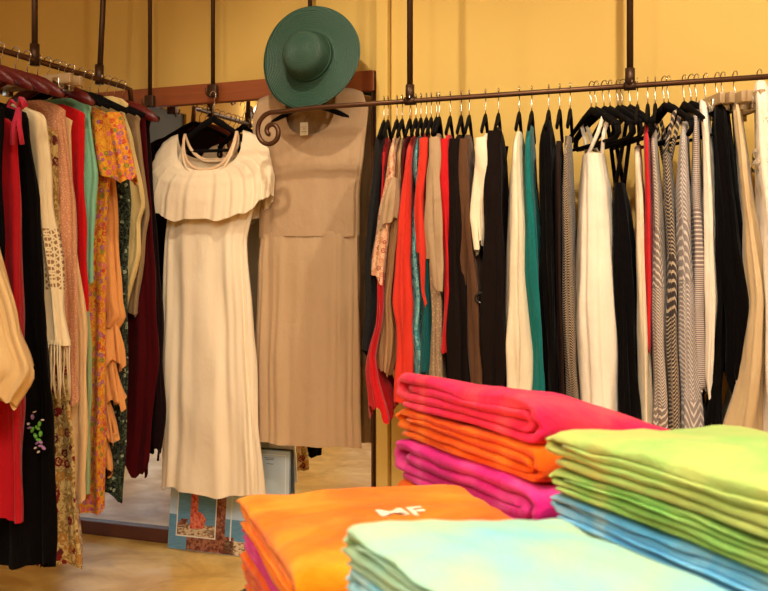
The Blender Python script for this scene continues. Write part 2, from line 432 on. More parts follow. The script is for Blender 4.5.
# --- right rack: (y, xl, xr) outlines at the front edge of each garment
YF = 3.36
KS = .72
def shear(o, k):          # turn a garment on its hanger so it hangs at an angle to the rail
    for q in [o]+list(o.children):
        oy = o.location.y if q is not o else 0
        y0 = o.location.y
        for v in q.data.vertices: v.co.x += (v.co.y+y0-RY_)*k
def rrows(prof, top_px=None, hw=.19, hwb=None, yc=3.36, strap=False):
    out = []
    ytop = prof[0][0]; ybot = prof[-1][0]
    for j, (y, a, b_) in enumerate(prof):
        xa, xb_ = PX(a, YF), PX(b_, YF)
        t = (y-ytop)/max(1, (ybot-ytop))
        wv = hw if hwb is None else hw+(hwb-hw)*t
        if j == 0 and not strap:
            cx = (xa+xb_)/2
            z = PZ(y, cx, yc)
            n1 = prof[1]; c1 = (PX(n1[1], YF)+PX(n1[2], YF))/2; h1 = (PX(n1[2], YF)-PX(n1[1], YF))/2; zn = PZ(n1[0], c1, YF); h0 = (xb_-xa)/2
            for dz_, wf, hs in ((0, .32, .7), (.018, .55, .9), (.042, .82, 1.0), (.07, .97, 1.0), (.10, 1.0, 1.0)):
                t_ = min(1, dz_/max(.001, z-zn))
                out.append((z-dz_, cx+(c1-cx)*t_, yc, max(.011, (h0+(h1-h0)*t_)*hs), wv*wf))
        else:
            cx = (xa+xb_)/2
            out.append((PZ(y, cx, YF), cx, yc, (xb_-xa)*.5, wv))
    res = [out[0]]
    for r in out[1:]:
        if r[0] < res[-1][0]-.008: res.append(r)
    return res
GR = 'clothes on the right rack'; HR = 'hangers on the right rack'
def rg(name, cat, label, mat, prof, hook=None, hk='velvet', hyaw=0, straps=False, sleeve=None, **k):
    hw = k.pop('hw', .19); hwb = k.pop('hwb', None); ext = k.pop('ext', 0)
    sd = int(prof[0][1]*7+prof[-1][2])
    rows = rrows(prof, hw=hw, hwb=hwb, strap=straps)
    if ext: r = rows[-1]; rows.append((r[0]-ext, r[1], r[2], r[3]*1.05, r[4]*1.04))
    t = sum(r[3] for r in rows)/len(rows)
    fold = k.pop('fold', min(.015, t*.40))
    bm_ = drape(rows, front=(1, 0), seed=sd, fold=fold, nf=k.pop('nf', 6), **k)
    hx = PX(hook, RY_) if hook else rows[0][1]
    kk = KS*rows[0][1]/RY_; base = PI/2-math.atan(kk)
    if hk == 'velvet' and straps: hk = 'bar'
    o = gobj(name, bm_, mat, (rows[0][1], RY_, rows[0][0]))
    tag(o, label, cat, GR)
    if hk:
        lb = hl(hk, label)
        hanger(hk, (rows[0][1] if hook is None else (hx+rows[0][1])/2, RY_, RZ+.0105), base+hyaw+(.42 if hk == 'clamp' else 0), lb, HR)
    if straps:
        z = rows[0][0]; cx = rows[0][1]
        for s in (-1, 1):
            for d in (-1, 1):
                b = bmesh.new(); y0 = RY_+s*.085*(math.cos(hyaw)); xo = -s*.085*math.sin(hyaw)
                tube(b, [(cx+d*rows[0][3]*.7, RY_+s*rows[0][4]*.55, z-.02), (cx+d*.010+xo*.6, (y0+RY_+s*rows[0][4]*.5)/2, z+(RZ-.115-z)*.6), (cx+xo+d*.009, y0, RZ-.112), (cx+xo, y0, RZ-.106)], [(.004, .007)]*4, 8)
                gobj('strap', b, mat, None, o)
    if sleeve:
        sy, dz, rad, dx = sleeve
        for s in (-1, 1):
            cx = rows[2][1]; z = rows[2][0]; b = bmesh.new(); P = []; R = []
            for i in range(14):
                u = i/13; P.append((cx+dx*u+.006*math.sin(7*u+sd), RY_+s*(hw*.93-.015*u+.01*math.sin(5*u)), z+.01-dz*u)); R.append((rad*(.75+.35*u+.1*math.sin(11*u+sd)), rad*(1.5+.5*u+.15*math.sin(9*u+sd))))
            tube(b, P, R, 16, False); gobj('sleeve', b, mat, None, o)
    shear(o, kk); o['k'] = kk
    return o
def late(o, part):
    for v in part.data.vertices: v.co.x += (v.co.y+o.location.y-RY_)*o['k']
def hl(kind, label):
    w_ = {'velvet': 'black', 'bar': 'black', 'satin': 'maroon', 'clamp': 'wooden'}[kind]+' hanger of the '+label
    w_ = w_.split()[:16]
    while w_[-1] in ('the', 'a', 'of', 'right', 'end', 'at', 'in', 'middle', 'mirror', 'on', 'with'): w_.pop()
    return ' '.join(w_)
def short(label):
    for sep_ in (' with', ' on ', ' hanging', ' between', ' beside', ' next', ' just', ',', ' behind', ' left', ' right', ' under', ' nearest', ' whose', ' near', ' at ', ' in '):
        if sep_ in label: label = label.split(sep_)[0]
    return label
K = fabric((10, 7, 7)); K2 = fabric((25, 17, 14)); CREAM = fabric((236, 218, 184)); IV = fabric((240, 226, 202)); TAUPE = fabric((178, 148, 112))
RED = fabric((196, 22, 26)); REDO = fabric((214, 52, 34)); TEAL = fabric((14, 110, 106)); MAR = fabric((84, 18, 22)); BRN = fabric((92, 60, 36))
sq = NB('black_sequins'); _d = sq.vor(sq.co(), 160); sq.set(Base_Color=lin((9, 8, 8)), Roughness=sq.ramp(_d, [(.08, (.35, .35, .35)), (.2, (1, 1, 1))])); sq.bump(_d, .6, .003); SEQ = sq.m
PEACHP = multi('peach_print', 45, [(0, lin((196, 128, 88))), (.4, lin((168, 92, 70))), (.7, lin((222, 170, 128)))], (lin((206, 150, 108)), lin((226, 184, 146))))
AQUA = multi('aqua_print', 40, [(0, lin((60, 150, 160))), (.5, lin((150, 205, 200))), (.8, lin((40, 120, 140)))], (lin((110, 186, 184)), lin((150, 208, 200))))
TWEED = chevron('tweed_check', (58, 46, 38), (186, 164, 134), 120, .012)
BEIT = lace('beige_texture', (150, 122, 92), (186, 158, 120), 90, .2)
CH1 = chevron('grey_chevron', (134, 118, 108), (216, 202, 184), 95, .05)
CH2 = chevron('dark_chevron', (66, 56, 52), (190, 168, 138), 80, .035)
CH3 = chevron('pale_chevron', (146, 134, 128), (214, 202, 190), 70, .045)
STR = chevron('narrow_stripe', (140, 120, 112), (220, 208, 192), 160, 10, .0)
rg('sequin_dress', 'dress', 'black sequinned dress at the left end of the right rack next to the mirror', SEQ, [(130, 381, 387), (150, 377, 387.6), (170, 375.8, 386.8), (230, 372.2, 381), (250, 371, 378.9), (300, 370, 381.8), (350, 369, 374.4)], 384, hw=.17)
rg('ruffled_skirt', 'skirt', 'bright red garment with low frilled hem under the black sequinned dress', RED, [(140, 387, 389), (170, 385.8, 388.3), (230, 383.5, 387.5), (300, 380.8, 385.4), (320, 380, 384), (352, 373, 380), (368, 370, 383.6), (408, 371, 396)], 388, hw=.15, hwb=.19, hem=.03, nf=9)
o = rg('lace_blouse', 'blouse', 'peach printed blouse with a tan frill beside the black sequinned dress', PEACHP, [(138, 396, 400), (180, 390, 400), (220, 381, 396.7), (278, 375, 389.4)], 396, hw=.18, hem=.02)
r_ = rrows([(183, 392, 405), (205, 386, 404), (226, 382, 402)], strap=True, hw=.2); late(o, gobj('frill', drape(r_, fold=.012, nf=13, hem=.015, seed=5, wexp=.8, n=14), TAUPE, None, o))
rg('knit_trousers', 'trousers', 'long tan knitted garment gathered in a pale knot at the bottom, right rack', fabric((172, 134, 90)), [(140, 401, 406), (170, 399.5, 406.5), (200, 398, 405), (230, 394.5, 401.5), (260, 391, 398), (300, 385.3, 395), (330, 381, 401.8), (352, 379, 400.9), (370, 383, 394)], 401, hw=.16, hwb=.12)
rg('maroon_blouse', 'blouse', 'short dark maroon top left of the coral red dress', MAR, [(138, 407, 411), (180, 405, 409), (230, 404.3, 408.3), (250, 404, 408)], 411, hw=.17)
rg('coral_dress', 'dress', 'coral red dress with a bulging middle left of the aqua scarf', REDO, [(138, 412, 418), (170, 407.9, 415.5), (200, 404, 416), (230, 400.5, 415), (260, 397, 414), (300, 394, 417), (325, 401, 413.1), (350, 400, 415.1), (400, 398, 418)], 417, hw=.18)
rg('aqua_scarf', 'scarf', 'twisted aqua and white printed scarf between two coral red garments', AQUA, [(138, 419, 423), (168, 414, 424), (190, 419, 423), (230, 415, 421.7), (250, 413, 421), (300, 416, 425), (332, 411, 422), (350, 414.1, 426.1), (372, 418, 425)], 421, hw=.14, hwb=.12, fold=.008)
rg('coral_blouse', 'blouse', 'narrow coral red blouse right of the aqua scarf', REDO, [(136, 424, 430), (170, 422.9, 429.5), (200, 422, 429), (230, 421.4, 430.2), (250, 421, 431), (290, 425, 429.4), (302, 428, 432)], 426, hw=.18, sleeve=(0, .4, .010, -.012))
rg('teal_skirt', 'skirt', 'dark teal garment hanging under the taupe top', fabric((10, 82, 84)), [(142, 431, 434), (170, 430.7, 434.7), (230, 430.2, 434.2), (250, 430, 434), (300, 428, 434.9), (350, 425.1, 433), (370, 424, 432.3)], 430, hw=.16)
rg('textured_dress', 'dress', 'long beige textured dress showing under the taupe top', BEIT, [(142, 435, 439), (170, 435, 439), (230, 435, 439), (270, 435, 439), (300, 433.9, 446.8), (350, 432, 448.2), (378, 431, 449)], 436, hw=.17)
rg('taupe_blouse', 'blouse', 'taupe top with gathered hem right of the coral blouse', TAUPE, [(136, 436, 442), (180, 431, 445), (240, 431, 448), (264, 433, 450), (286, 438, 448)], 440, hw=.2, hem=.02, sleeve=(0, .42, .013, -.012))
rg('red_blouse', 'blouse', 'red top half hidden left of the long charcoal dress', RED, [(137, 446, 453), (170, 446, 453.9), (200, 446, 451), (230, 447.5, 451.5), (260, 449, 453), (300, 450, 454), (346, 447, 451)], 451, hw=.19, sleeve=(0, .5, .012, -.012))
rg('charcoal_dress', 'dress', 'long charcoal dress left of the brown dress with black beads', K2, [(137, 456, 465), (170, 452.9, 465.5), (200, 450, 465), (230, 449.5, 467), (260, 449, 469), (300, 449.5, 471.5), (340, 450, 473.3), (378, 447, 475)], 462, hw=.19, ext=.3, sleeve=(0, .55, .014, -.012))
o = rg('brown_dress', 'dress', 'long brown dress with a ring of black beads', BRN, [(137, 465, 472), (170, 464.5, 474.6), (200, 464, 476.3), (230, 466, 477.1), (290, 470, 487), (350, 472.7, 487.2), (378, 474, 487.1)], 470, hw=.19, ext=.3, sleeve=(0, .5, .012, -.012))
b = bmesh.new()
for i in range(16):
    a = i/16*2*PI; X = PX(481+4.5*math.cos(a), 3.17); bmesh.ops.create_uvsphere(b, u_segments=8, v_segments=6, radius=.006, matrix=Matrix.Translation((X, 3.165, PZ(298+5*math.sin(a), X, 3.17))))
gobj('bead', b, plain('black_beads', (12, 10, 10), .2), None, o)
rg('cream_blouse', 'blouse', 'cream blouse with flared sleeve ends between brown and black dresses', CREAM, [(136, 485, 491), (160, 478, 490), (220, 474, 488.5), (234, 477, 488.1), (250, 480, 487.9)], 483, hw=.2, hem=.02, sleeve=(0, .3, .014, -.012))
rg('black_dress', 'dress', 'long black dress between the cream blouse and the long cream gown', K2, [(130, 493, 503), (160, 489, 506), (240, 487, 509), (300, 486.6, 509), (350, 486.2, 509), (386, 486, 510)], 499, hw=.2, ext=.3, sleeve=(0, .5, .016, -.012))
rg('cream_gown', 'dress', 'long narrow cream gown left of the teal dress', CREAM, [(134, 516, 523), (180, 511, 527), (230, 509.8, 528.5), (300, 508, 530.6), (350, 508, 532.3), (378, 508, 533)], 519, hw=.19, ext=.3)
rg('teal_dress', 'dress', 'long plain teal dress left of the black dresses', TEAL, [(128, 528, 533), (180, 527, 536), (230, 527.5, 540.5), (280, 528, 544.5), (300, 529.6, 545.5), (350, 533.7, 548), (378, 536, 549.4)], 533, hw=.18, ext=.25)
rg('black_dress', 'dress', 'long black dress just right of the teal dress', K, [(122, 545, 552), (150, 541, 556), (170, 541.2, 557), (230, 541.8, 558.8), (250, 542, 559.3), (300, 544.5, 560.6), (350, 547, 561.7), (390, 549, 562)], 549, hw=.19, ext=.3)
rg('dark_dress', 'dress', 'narrow dark brown dress left of the speckled tweed dress', fabric((44, 28, 22)), [(143, 557, 562), (170, 557, 563.4), (200, 557, 565), (230, 557.8, 564.6), (300, 559.6, 564.5), (350, 560.9, 565.8), (394, 562, 567)], 560, hw=.18, ext=.3)
rg('tweed_dress', 'dress', 'speckled black and beige tweed dress left of the cream slip dress', TWEED, [(138, 566, 571), (170, 565, 572), (200, 564, 573), (230, 563.6, 574.5), (280, 563, 577), (300, 563.5, 578), (350, 564.8, 580.4), (394, 566, 582.5)], 572, hw=.18, ext=.2)
rg('slip_dress', 'dress', 'wide cream slip dress on thin straps in the middle of the right rack', IV, [(158, 583, 606), (200, 580, 612), (230, 579.1, 614.4), (300, 577, 617.9), (350, 579.4, 619.9), (404, 582, 622)], 588, hyaw=.5, straps=True, hw=.15, hwb=.2, ext=.3, fold=.009, nf=9)
rg('black_sundress', 'dress', 'black sundress on thin straps right of the cream slip dress', K, [(186, 614, 626), (230, 614.7, 631.5), (250, 615, 634), (300, 616.9, 636.3), (350, 618.9, 638.5), (404, 621, 640.9)], 616, hyaw=.45, straps=True, hw=.14, hwb=.2, ext=.3)
rg('cream_dress', 'dress', 'narrow cream dress between the black sundress and a red dress', CREAM, [(148, 636, 640), (170, 636, 642.1), (200, 636, 645), (230, 636.9, 646.2), (300, 639, 649), (350, 639.4, 650.3), (412, 640, 652)], 637, hw=.18, ext=.25)
rg('red_dress', 'dress', 'narrow red dress left of the chevron striped dresses', fabric((214, 30, 34)), [(124, 645, 650), (170, 645.6, 651.8), (200, 646, 653), (230, 646.6, 652.7), (300, 648, 652), (346, 649, 652)], 648, hw=.18)
rg('chevron_dress', 'dress', 'pale grey chevron striped dress right of the narrow red dress', CH1, [(132, 651, 656), (170, 652.1, 659.4), (200, 653, 662), (230, 653, 663.5), (300, 653, 667), (350, 653, 668.6), (427, 653, 671)], 657, hw=.19, ext=.25)
rg('dark_chevron_dress', 'dress', 'dark brown chevron striped dress between two paler chevron dresses', CH2, [(158, 663, 672), (230, 666.1, 677.5), (250, 667, 678.5), (300, 667.5, 678), (350, 668, 677), (427, 671, 680)], 669, hyaw=.4, straps=True, hw=.16, hwb=.19, ext=.2)
rg('grey_chevron_dress', 'dress', 'silver grey chevron dress left of the striped gathered trousers', CH3, [(124, 682, 688), (170, 678.4, 689.8), (200, 676, 691), (230, 676.9, 692.5), (300, 679, 696), (350, 679.4, 697), (427, 680, 704)], 683, hyaw=.35, hw=.18, ext=.2)
rg('striped_trousers', 'trousers', 'fine striped trousers with gathered cuff left of the cream trousers', STR, [(112, 694, 699), (170, 692.7, 701), (200, 692, 702), (230, 693.2, 703.2), (300, 696, 706), (350, 696, 706.7), (375, 696, 707), (389, 699, 705)], 696, 'clamp', hw=.17, hwb=.14)
rg('cream_trousers', 'trousers', 'cream trousers with gathered cuff left of the long black trousers', IV, [(102, 698, 708), (140, 702, 711), (170, 703, 712.5), (200, 704, 714), (230, 704.6, 715.2), (300, 706, 718), (350, 706, 715.3), (372, 706, 713.2), (390, 709, 713)], 708, 'clamp', hw=.17, hwb=.14)
rg('black_skirt', 'skirt', 'black skirt whose low hem shows under the cream trousers', K, [(125, 714, 718), (170, 715.3, 719.3), (230, 717, 720.6), (300, 719, 723), (350, 714.3, 721.8), (385, 711, 721), (432, 702, 722)], 718, 'clamp', hw=.13, hwb=.16)
rg('black_trousers', 'trousers', 'long full black trousers gathered at the cuff', K, [(99, 714, 727), (130, 713, 730), (180, 717, 735), (230, 719.9, 742.1), (300, 724, 751), (350, 726.2, 743.5), (368, 727, 740.8), (392, 736, 740)], 725, 'clamp', hw=.18, hwb=.15)
rg('satin_dress', 'dress', 'long tan satin dress left of the ivory lace dress', fabric((206, 176, 128), .3, .3, .1, .5), [(97, 731, 739), (170, 737.4, 748.2), (200, 740, 752), (230, 743, 755.9), (300, 750, 765), (350, 742.5, 765), (380, 738, 765), (436, 724, 765)], 735, 'clamp', hw=.18, hwb=.2, ext=.2)
o = rg('lace_dress', 'dress', 'ivory dress with embroidered bands at the right end of the right rack', IV, [(84, 753, 768), (150, 756, 778), (170, 757.1, 780.9), (230, 760.3, 789.7), (300, 764, 800), (350, 764, 807.4), (436, 764, 820)], 758, 'clamp', hw=.2, hwb=.24, ext=.3, fold=.011, nf=9)
for yy in (118, 146, 158):
    X = PX(767, 3.17); z = PZ(yy, X, 3.17)
    late(o, gobj('embroidered_band', drape([(z, PX(767.5, YF), RY_, .037+.0003*(yy-118), .203), (z-.012, PX(767.8, YF), RY_, .038+.0003*(yy-118), .204)], fold=.004, nf=24, n=3, hem=.002), lace('lace_band_%d' % yy, (200, 176, 140), (248, 236, 214), 120, .15), None, o))
rg('cream_dress', 'dress', 'plain cream dress past the embroidered one at the frame edge', CREAM, [(84, 786, 796), (170, 796.4, 815.3), (200, 800, 822), (230, 803.8, 828.1), (300, 812.7, 842.3), (350, 819.1, 852.5), (436, 830, 870)], 780, 'clamp', hw=.2, ext=.3)
# spare hangers seen fanned out round the black straps
for i, (px, yaw) in enumerate(((596, .42), (604, .55), (610, .36), (622, .5), (630, .4), (664, .5), (691, .55))):
    hanger('bar', (PX(px, RY_), RY_, RZ+.0105), PI/2-math.atan(PX(px, RY_)/RY_)+yaw, 'black velvet hanger in the fanned cluster %s' % ('above the cream slip dress' if px < 606 else 'above the black sundress' if px < 640 else 'above the chevron dresses'), 'empty-looking hangers, '+('slip dress' if px < 606 else 'sundress' if px < 640 else 'chevron'))

# --- left rack: right-hand edge outlines (y, xr) at rail distance Y
GL = 'clothes on the left rack'; HL = 'hangers on the left rack'
def YatL(px):                     # rail distance whose shoulder tip shows at this column
    u = (px-384)/960.0; X = -2.28
    return X*(FW[1]+RT[1]*u)/(FW[0]+RT[0]*u)
def lg(name, cat, label, mat, Y, prof, hw=.2, t=.026, hk='velvet', hwb=None, **k):
    rows = []; yt, yb = prof[0][0], prof[-1][0]
    for j, (y, xr) in enumerate(prof):
        X = PX(xr, Y); f = (y-yt)/(yb-yt); wv = hw+((hwb or hw*1.05)-hw)*f
        z = PZ(y, X, Y)
        if j == 0:
            cx = X-wv
            rows += [(z+.035, LXR+.0, Y, .07, t*.5), (z+.02, LXR, Y, .12, t*.7), (z-.005, (LXR+cx)/2, Y, wv*.93, t*.9), (z-.03, cx, Y, wv, t)]
        else: rows.append((z, X-wv, Y, wv, t*(1+.35*f)))
    res = [rows[0]]
    for r in rows[1:]:
        if r[0] < res[-1][0]-.008: res.append(r)
    parts = k.pop('sub', None)
    o = gobj(name, drape(res, front=(0, -1), seed=int(Y*1000), fold=k.pop('fold', t*.42), nf=k.pop('nf', 8), **k), mat, (LXR, Y, res[0][0]))
    tag(o, label, cat, GL)
    if hk: hanger(hk, (LXR, Y, LZR+.0115), 0, hl(hk, label), HL)
    return o
o = lg('cream_poncho', 'poncho', 'cream poncho with pointed hem at the far left edge', fabric((226, 190, 130)), 2.36, [(112, -40), (235, -6), (320, 18), (385, 32), (430, 14)], hk='satin', hw=.2, t=.03, slant=.10, hem=.03)
lg('black_jacket', 'jacket', 'black and rust jacket nearest the left edge behind the cream poncho', K, 2.44, [(100, 4), (200, 3), (330, 4)], hk='satin')
o = lg('red_dress', 'dress', 'long red dress with a bow at the left edge', fabric((178, 16, 28)), 2.53, [(118, 16), (200, 21), (330, 20), (430, 22), (520, 22)], hk='satin', hem=.008)
b = bmesh.new(); Y = 2.49; X = PX(19, Y); z = PZ(108, X, Y)
for s, dz in ((1, .03), (-1, .025)): tube(b, [(X, Y, z), (X+s*.02, Y-.01, z+dz), (X+s*.035, Y-.01, z+.005), (X+s*.01, Y, z-.004)], [(.006, .003), (.012, .004), (.012, .004), (.005, .003)], 8)
for s in (-1, 1): tube(b, [(X, Y, z), (X+s*.012, Y-.012, z-.06), (X+s*.02, Y-.008, z-.12)], (.008), 8)
gobj('bow', b, fabric((186, 40, 66)), None, o)
o = lg('embroidered_skirt', 'dress', 'long black velvet dress with green and violet flower embroidery', K, 2.62, [(110, 28), (200, 38), (300, 42), (400, 50), (566, 54)], hk='satin', t=.03)
rnd = random.Random(3)
def emb(col, pts_, r):
    b = bmesh.new()
    for (px, py) in pts_:
        X = PX(px, 2.565); bmesh.ops.create_uvsphere(b, u_segments=8, v_segments=6, radius=1, matrix=Matrix.Translation((X, 2.572, PZ(py, X, 2.57)))@Matrix.Rotation(rnd.random()*3, 4, 'Y')@Matrix.Diagonal((r*1.6, .008, r*.7, 1)))
    gobj('embroidered_flower', b, plain('thread_%d_%d' % (col[0], col[1]), col, .6), None, o)
emb((96, 168, 60), [(36, 428), (39, 434), (34, 436), (38, 424), (31, 430), (37, 440)], .007)
emb((150, 110, 150), [(39, 446), (36, 443), (42, 448), (39, 442), (28, 428), (31, 417)], .006)
emb((214, 200, 190), [(33, 412), (27, 424), (34, 448), (41, 420), (37, 452)], .003)
lsh = NB('crochet_cream'); s_ = lsh.node('ShaderNodeSeparateXYZ'); lsh.link(lsh.co(), s_.inputs[0])
d_ = lsh.vor(lsh.co(rot=(0, PI/4, 0)), 62, 'DISTANCE_TO_EDGE', rnd=0.12)
zb = lsh.ramp(lsh.math('ADD', lsh.math('MULTIPLY', s_.outputs['Z'], -1.0), 0), [(0, (0, 0, 0)), (.43, (0, 0, 0)), (.44, (1, 1, 1)), (.64, (1, 1, 1)), (.65, (0, 0, 0))], 'CONSTANT')
hole = lsh.ramp(d_, [(.1, (0, 0, 0)), (.2, (1, 1, 1))])
lsh.set(Base_Color=lsh.mix(lsh.math('MULTIPLY', zb, hole), lin((236, 214, 168)), lin((150, 112, 70)))); cloth_finish(lsh, .25)
o = lg('fringed_shawl', 'shawl', 'cream crocheted shawl with a long knotted fringe', lsh.m, 2.70, [(112, 45), (200, 50), (300, 62), (345, 66)], hk='satin', t=.028, hem=.004)
b = bmesh.new(); Y = 2.70
for layer in range(2):
    for i in range(34):
        a = i/33; X = PX(66, Y)-.40*a; yy = Y-.03+.05*layer*(1-0); zt = PZ(343, PX(66, Y), Y)
        tube(b, [(X, yy, zt+.01), (X+.004*math.sin(i), yy-.004, zt-.06), (X+.006*math.sin(i*2.1), yy, zt-.13), (X+.01*math.sin(i*1.3), yy, zt-.19-.01*math.sin(i*3))], .0028, 5)
fr_ = gobj('fringe', b, fabric((232, 210, 166)), None, o); fr_['kind'] = 'stuff'
PAIS = multi('brown_paisley', 26, [(0, lin((120, 24, 26))), (.45, lin((176, 120, 50))), (.7, lin((90, 30, 30)))], (lin((150, 116, 60)), lin((206, 176, 110))))
lg('paisley_skirt', 'skirt', 'brown and ochre paisley skirt reaching almost to the floor', PAIS, 2.775, [(128, 57), (300, 62), (400, 68), (480, 74), (567, 80)], hk='satin', t=.026, hem=.008)
LACEP = lace('peach_lace', (206, 142, 100), (230, 176, 134), 110, .2)
lg('peach_lace_dress', 'dress', 'peach lace dress between the fringed shawl and the red dress', LACEP, 2.835, [(108, 64), (200, 74), (300, 75), (402, 77)], t=.024, hk='clamp')
lg('cream_long_skirt', 'skirt', 'long cream skirt hanging below the peach lace dress', fabric((228, 190, 134)), 2.89, [(120, 70), (250, 76), (330, 86), (420, 86), (500, 84)], hk='clamp', t=.022)
lg('red_tunic', 'tunic', 'bright red tunic left of the mint green top', fabric((196, 14, 20)), 2.945, [(112, 84), (200, 84), (312, 87)], t=.022, hk='satin', hem=.004)
lg('mint_blouse', 'blouse', 'mint green sleeveless top beside the red tunic', fabric((128, 186, 150)), 2.995, [(106, 90), (175, 96), (200, 94), (283, 92)], t=.02, hem=.004)
lg('mint_skirt', 'skirt', 'pale mint skirt low behind the cream skirt', fabric((160, 180, 130)), 3.03, [(130, 86), (395, 91), (430, 86), (492, 88)], t=.016)
FLO = multi('yellow_floral', 44, [(0, lin((190, 60, 40))), (.3, lin((206, 92, 110))), (.55, lin((150, 90, 130))), (.8, lin((120, 130, 50)))], (lin((216, 156, 40)), lin((204, 116, 40))))
o = lg('floral_kaftan', 'kaftan', 'yellow and orange floral kaftan with wide sleeves', FLO, 3.08, [(112, 112), (160, 110), (220, 106), (300, 104), (400, 104), (512, 104)], t=.026, hwb=.21, hem=.006)
r_ = []
for y, a, b2 in ((112, 88, 118), (135, 88, 124), (160, 89, 130), (176, 92, 133)):
    xa, xb = PX(a, 3.04), PX(b2, 3.04); r_.append((PZ(y, xb, 3.04), (xa+xb)/2, 3.06, (xb-xa)/2, .035))
gobj('sleeve', drape(r_, fold=.006, nf=7, hem=.012, seed=9, n=18, slant=-.02, top_close=True), FLO, None, o)
o = lg('apricot_dress', 'dress', 'apricot dress with cascading ruffles behind the floral kaftan', fabric((222, 152, 84)), 3.145, [(122, 110), (220, 117), (300, 121), (318, 124), (330, 116)], t=.02, hem=.01)
for i, (y0, y1, a, b2) in enumerate(((318, 365, 117, 122), (355, 405, 115, 123), (395, 440, 108, 116), (430, 472, 104, 110))):
    X0, X1 = PX(a, 3.145), PX(b2, 3.145)
    gobj('ruffle', drape([(PZ(y0, X0, 3.145), X0-.14, 3.145, .14, .014), (PZ(y1, X1, 3.145), X1-.15, 3.145, .15, .03)], fold=.011, nf=11, hem=.02, seed=i, n=12, hemf=5), fabric((222, 152, 84)), None, o)
LEAF = multi('black_leaf_print', 55, [(0, lin((14, 16, 14))), (.5, lin((26, 34, 24))), (.8, lin((150, 160, 130)))], (lin((12, 14, 12)), lin((70, 84, 62))))
lg('leaf_print_dress', 'dress', 'black dress printed with small pale leaves', LEAF, 3.195, [(118, 124), (200, 131), (262, 128), (380, 126), (430, 124), (498, 122)], t=.02, hem=.02)
lg('cream_wrap', 'blouse', 'pale yellow ruffled wrap blouse near the end of the left rack', fabric((214, 188, 124)), 3.25, [(104, 124), (140, 133), (205, 146), (222, 141), (250, 141), (312, 127)], t=.02, hem=.03, hemf=6, hk='velvet')
lg('taupe_tunic', 'tunic', 'grey taupe tunic behind the pale yellow wrap blouse', fabric((146, 120, 84)), 3.305, [(116, 139), (215, 150), (240, 146), (314, 138)], t=.018, hem=.01)
lg('maroon_gown', 'dress', 'dark maroon gown with curled hem at the mirror end of the left rack', fabric((66, 9, 13), .3, .1), 3.355, [(112, 146), (250, 153), (360, 157), (470, 148)], t=.022, hem=.03, hk='satin', hemf=5)
lg('black_gown', 'dress', 'black gown hanging closest to the mirror on the left rack', fabric((24, 10, 12)), 3.41, [(118, 149), (300, 159), (400, 163), (452, 160)], t=.02, hem=.03, hemf=6)

# ------------------------------------------------------------------ white dress in front of the mirror
Y = 3.52
def frow(y, a, b_, dep, yc=Y):
    xa, xb = PX(a, yc), PX(b_, yc); cx = (xa+xb)/2
    return (PZ(y, cx, yc), cx, yc, (xb-xa)/2, dep)
WH = fabric((240, 222, 190), .14, .2, .04)
rows = [frow(143, 183, 241, .03), frow(152, 178, 247, .04), frow(168, 173, 256, .045), frow(190, 170, 256, .045), frow(240, 168, 246, .045), frow(330, 166, 251, .05), frow(420, 165, 256, .055), frow(491, 162, 260, .06)]
wd = gobj('maxi_dress', drape(rows, neck=(.17, .12), fold=.008, nf=7, hem=.010, seed=21, seg=120, n=60, hemf=4), WH, (rows[0][1], Y, rows[0][0]))
tag(wd, 'long white maxi dress with ruffled off-shoulder collar hanging before the mirror', 'dress')
rows = [frow(132, 178, 243, .036), frow(136, 170, 251, .05), frow(144, 162, 261, .06), frow(160, 155, 269, .074), frow(190, 152, 272, .086), frow(221, 152, 271, .094)]
gobj('ruffle', drape(rows, neck=(.16, .11), fold=.0036, nf=21, hem=.006, seed=4, seg=220, n=36, hemf=11, fold0=.15, lift=.10), fabric((238, 218, 184), .16, .2, .04), None, wd)
cx = PX(210.5, Y); b = bmesh.new(); P = []
for i in range(41):
    a = 2*PI*i/40; fr = max(0, -math.sin(a)); z = PZ(133, cx, Y)-.158*fr-.11*max(0, math.sin(a))+.001*math.sin(9*a)
    P.append((cx+.126*math.copysign(abs(math.cos(a))**.75, math.cos(a)), Y+.042*math.copysign(abs(math.sin(a))**.75, math.sin(a)), z))
tube(b, P, [(.007, .004)]*41, 8, False); gobj('neck_trim', b, fabric((226, 190, 150), .5, .2, .2), None, wd)
b = bmesh.new(); P2 = [(x, y-.008, z-.028) if y < Y else (x, y, z-.006) for x, y, z in P]; tube(b, P2, [(.006, .003)]*41, 8, False); gobj('neck_trim', b, fabric((232, 204, 166), .5, .2, .2), None, wd)
cxh = PX(213, 3.57)
h = hanger('bar', (PX(213, 3.56), 3.56, 1.965), 0.1, 'black velvet hanger holding the white maxi dress before the mirror', HR); h['group'] = 'display hangers'; h.scale = (.74, 1, 1.15)
# ------------------------------------------------------------------ beige dress
Y = 3.61
BG = fabric((184, 152, 116), .25, .15, .05); BG2 = fabric((192, 160, 122), .25, .15, .05)
rows = [frow(90, 286, 336, .022, Y), frow(91, 270, 352, .028, Y), frow(96, 258, 363, .032, Y), frow(112, 253, 368, .034, Y), frow(150, 258, 364, .034, Y), frow(195, 261, 359, .034, Y), frow(237, 260, 359, .036, Y)]
bd = gobj('beige_dress', drape(rows, neck=(.185, .02), fold=.003, nf=6, hem=.003, seed=31, seg=140, n=50), BG, (rows[0][1], Y, rows[0][0]))
tag(bd, 'long taupe beige dress with scoop neck hanging under the green hat', 'dress')
rows = [frow(232, 260.5, 358.5, .0335, Y), frow(262, 259, 359, .038, Y), frow(372, 256, 359, .043, Y)]
gobj('skirt', drape(rows, fold=.0055, nf=10, hem=0, seed=33, seg=140, n=34, fold0=.6), BG2, None, bd)
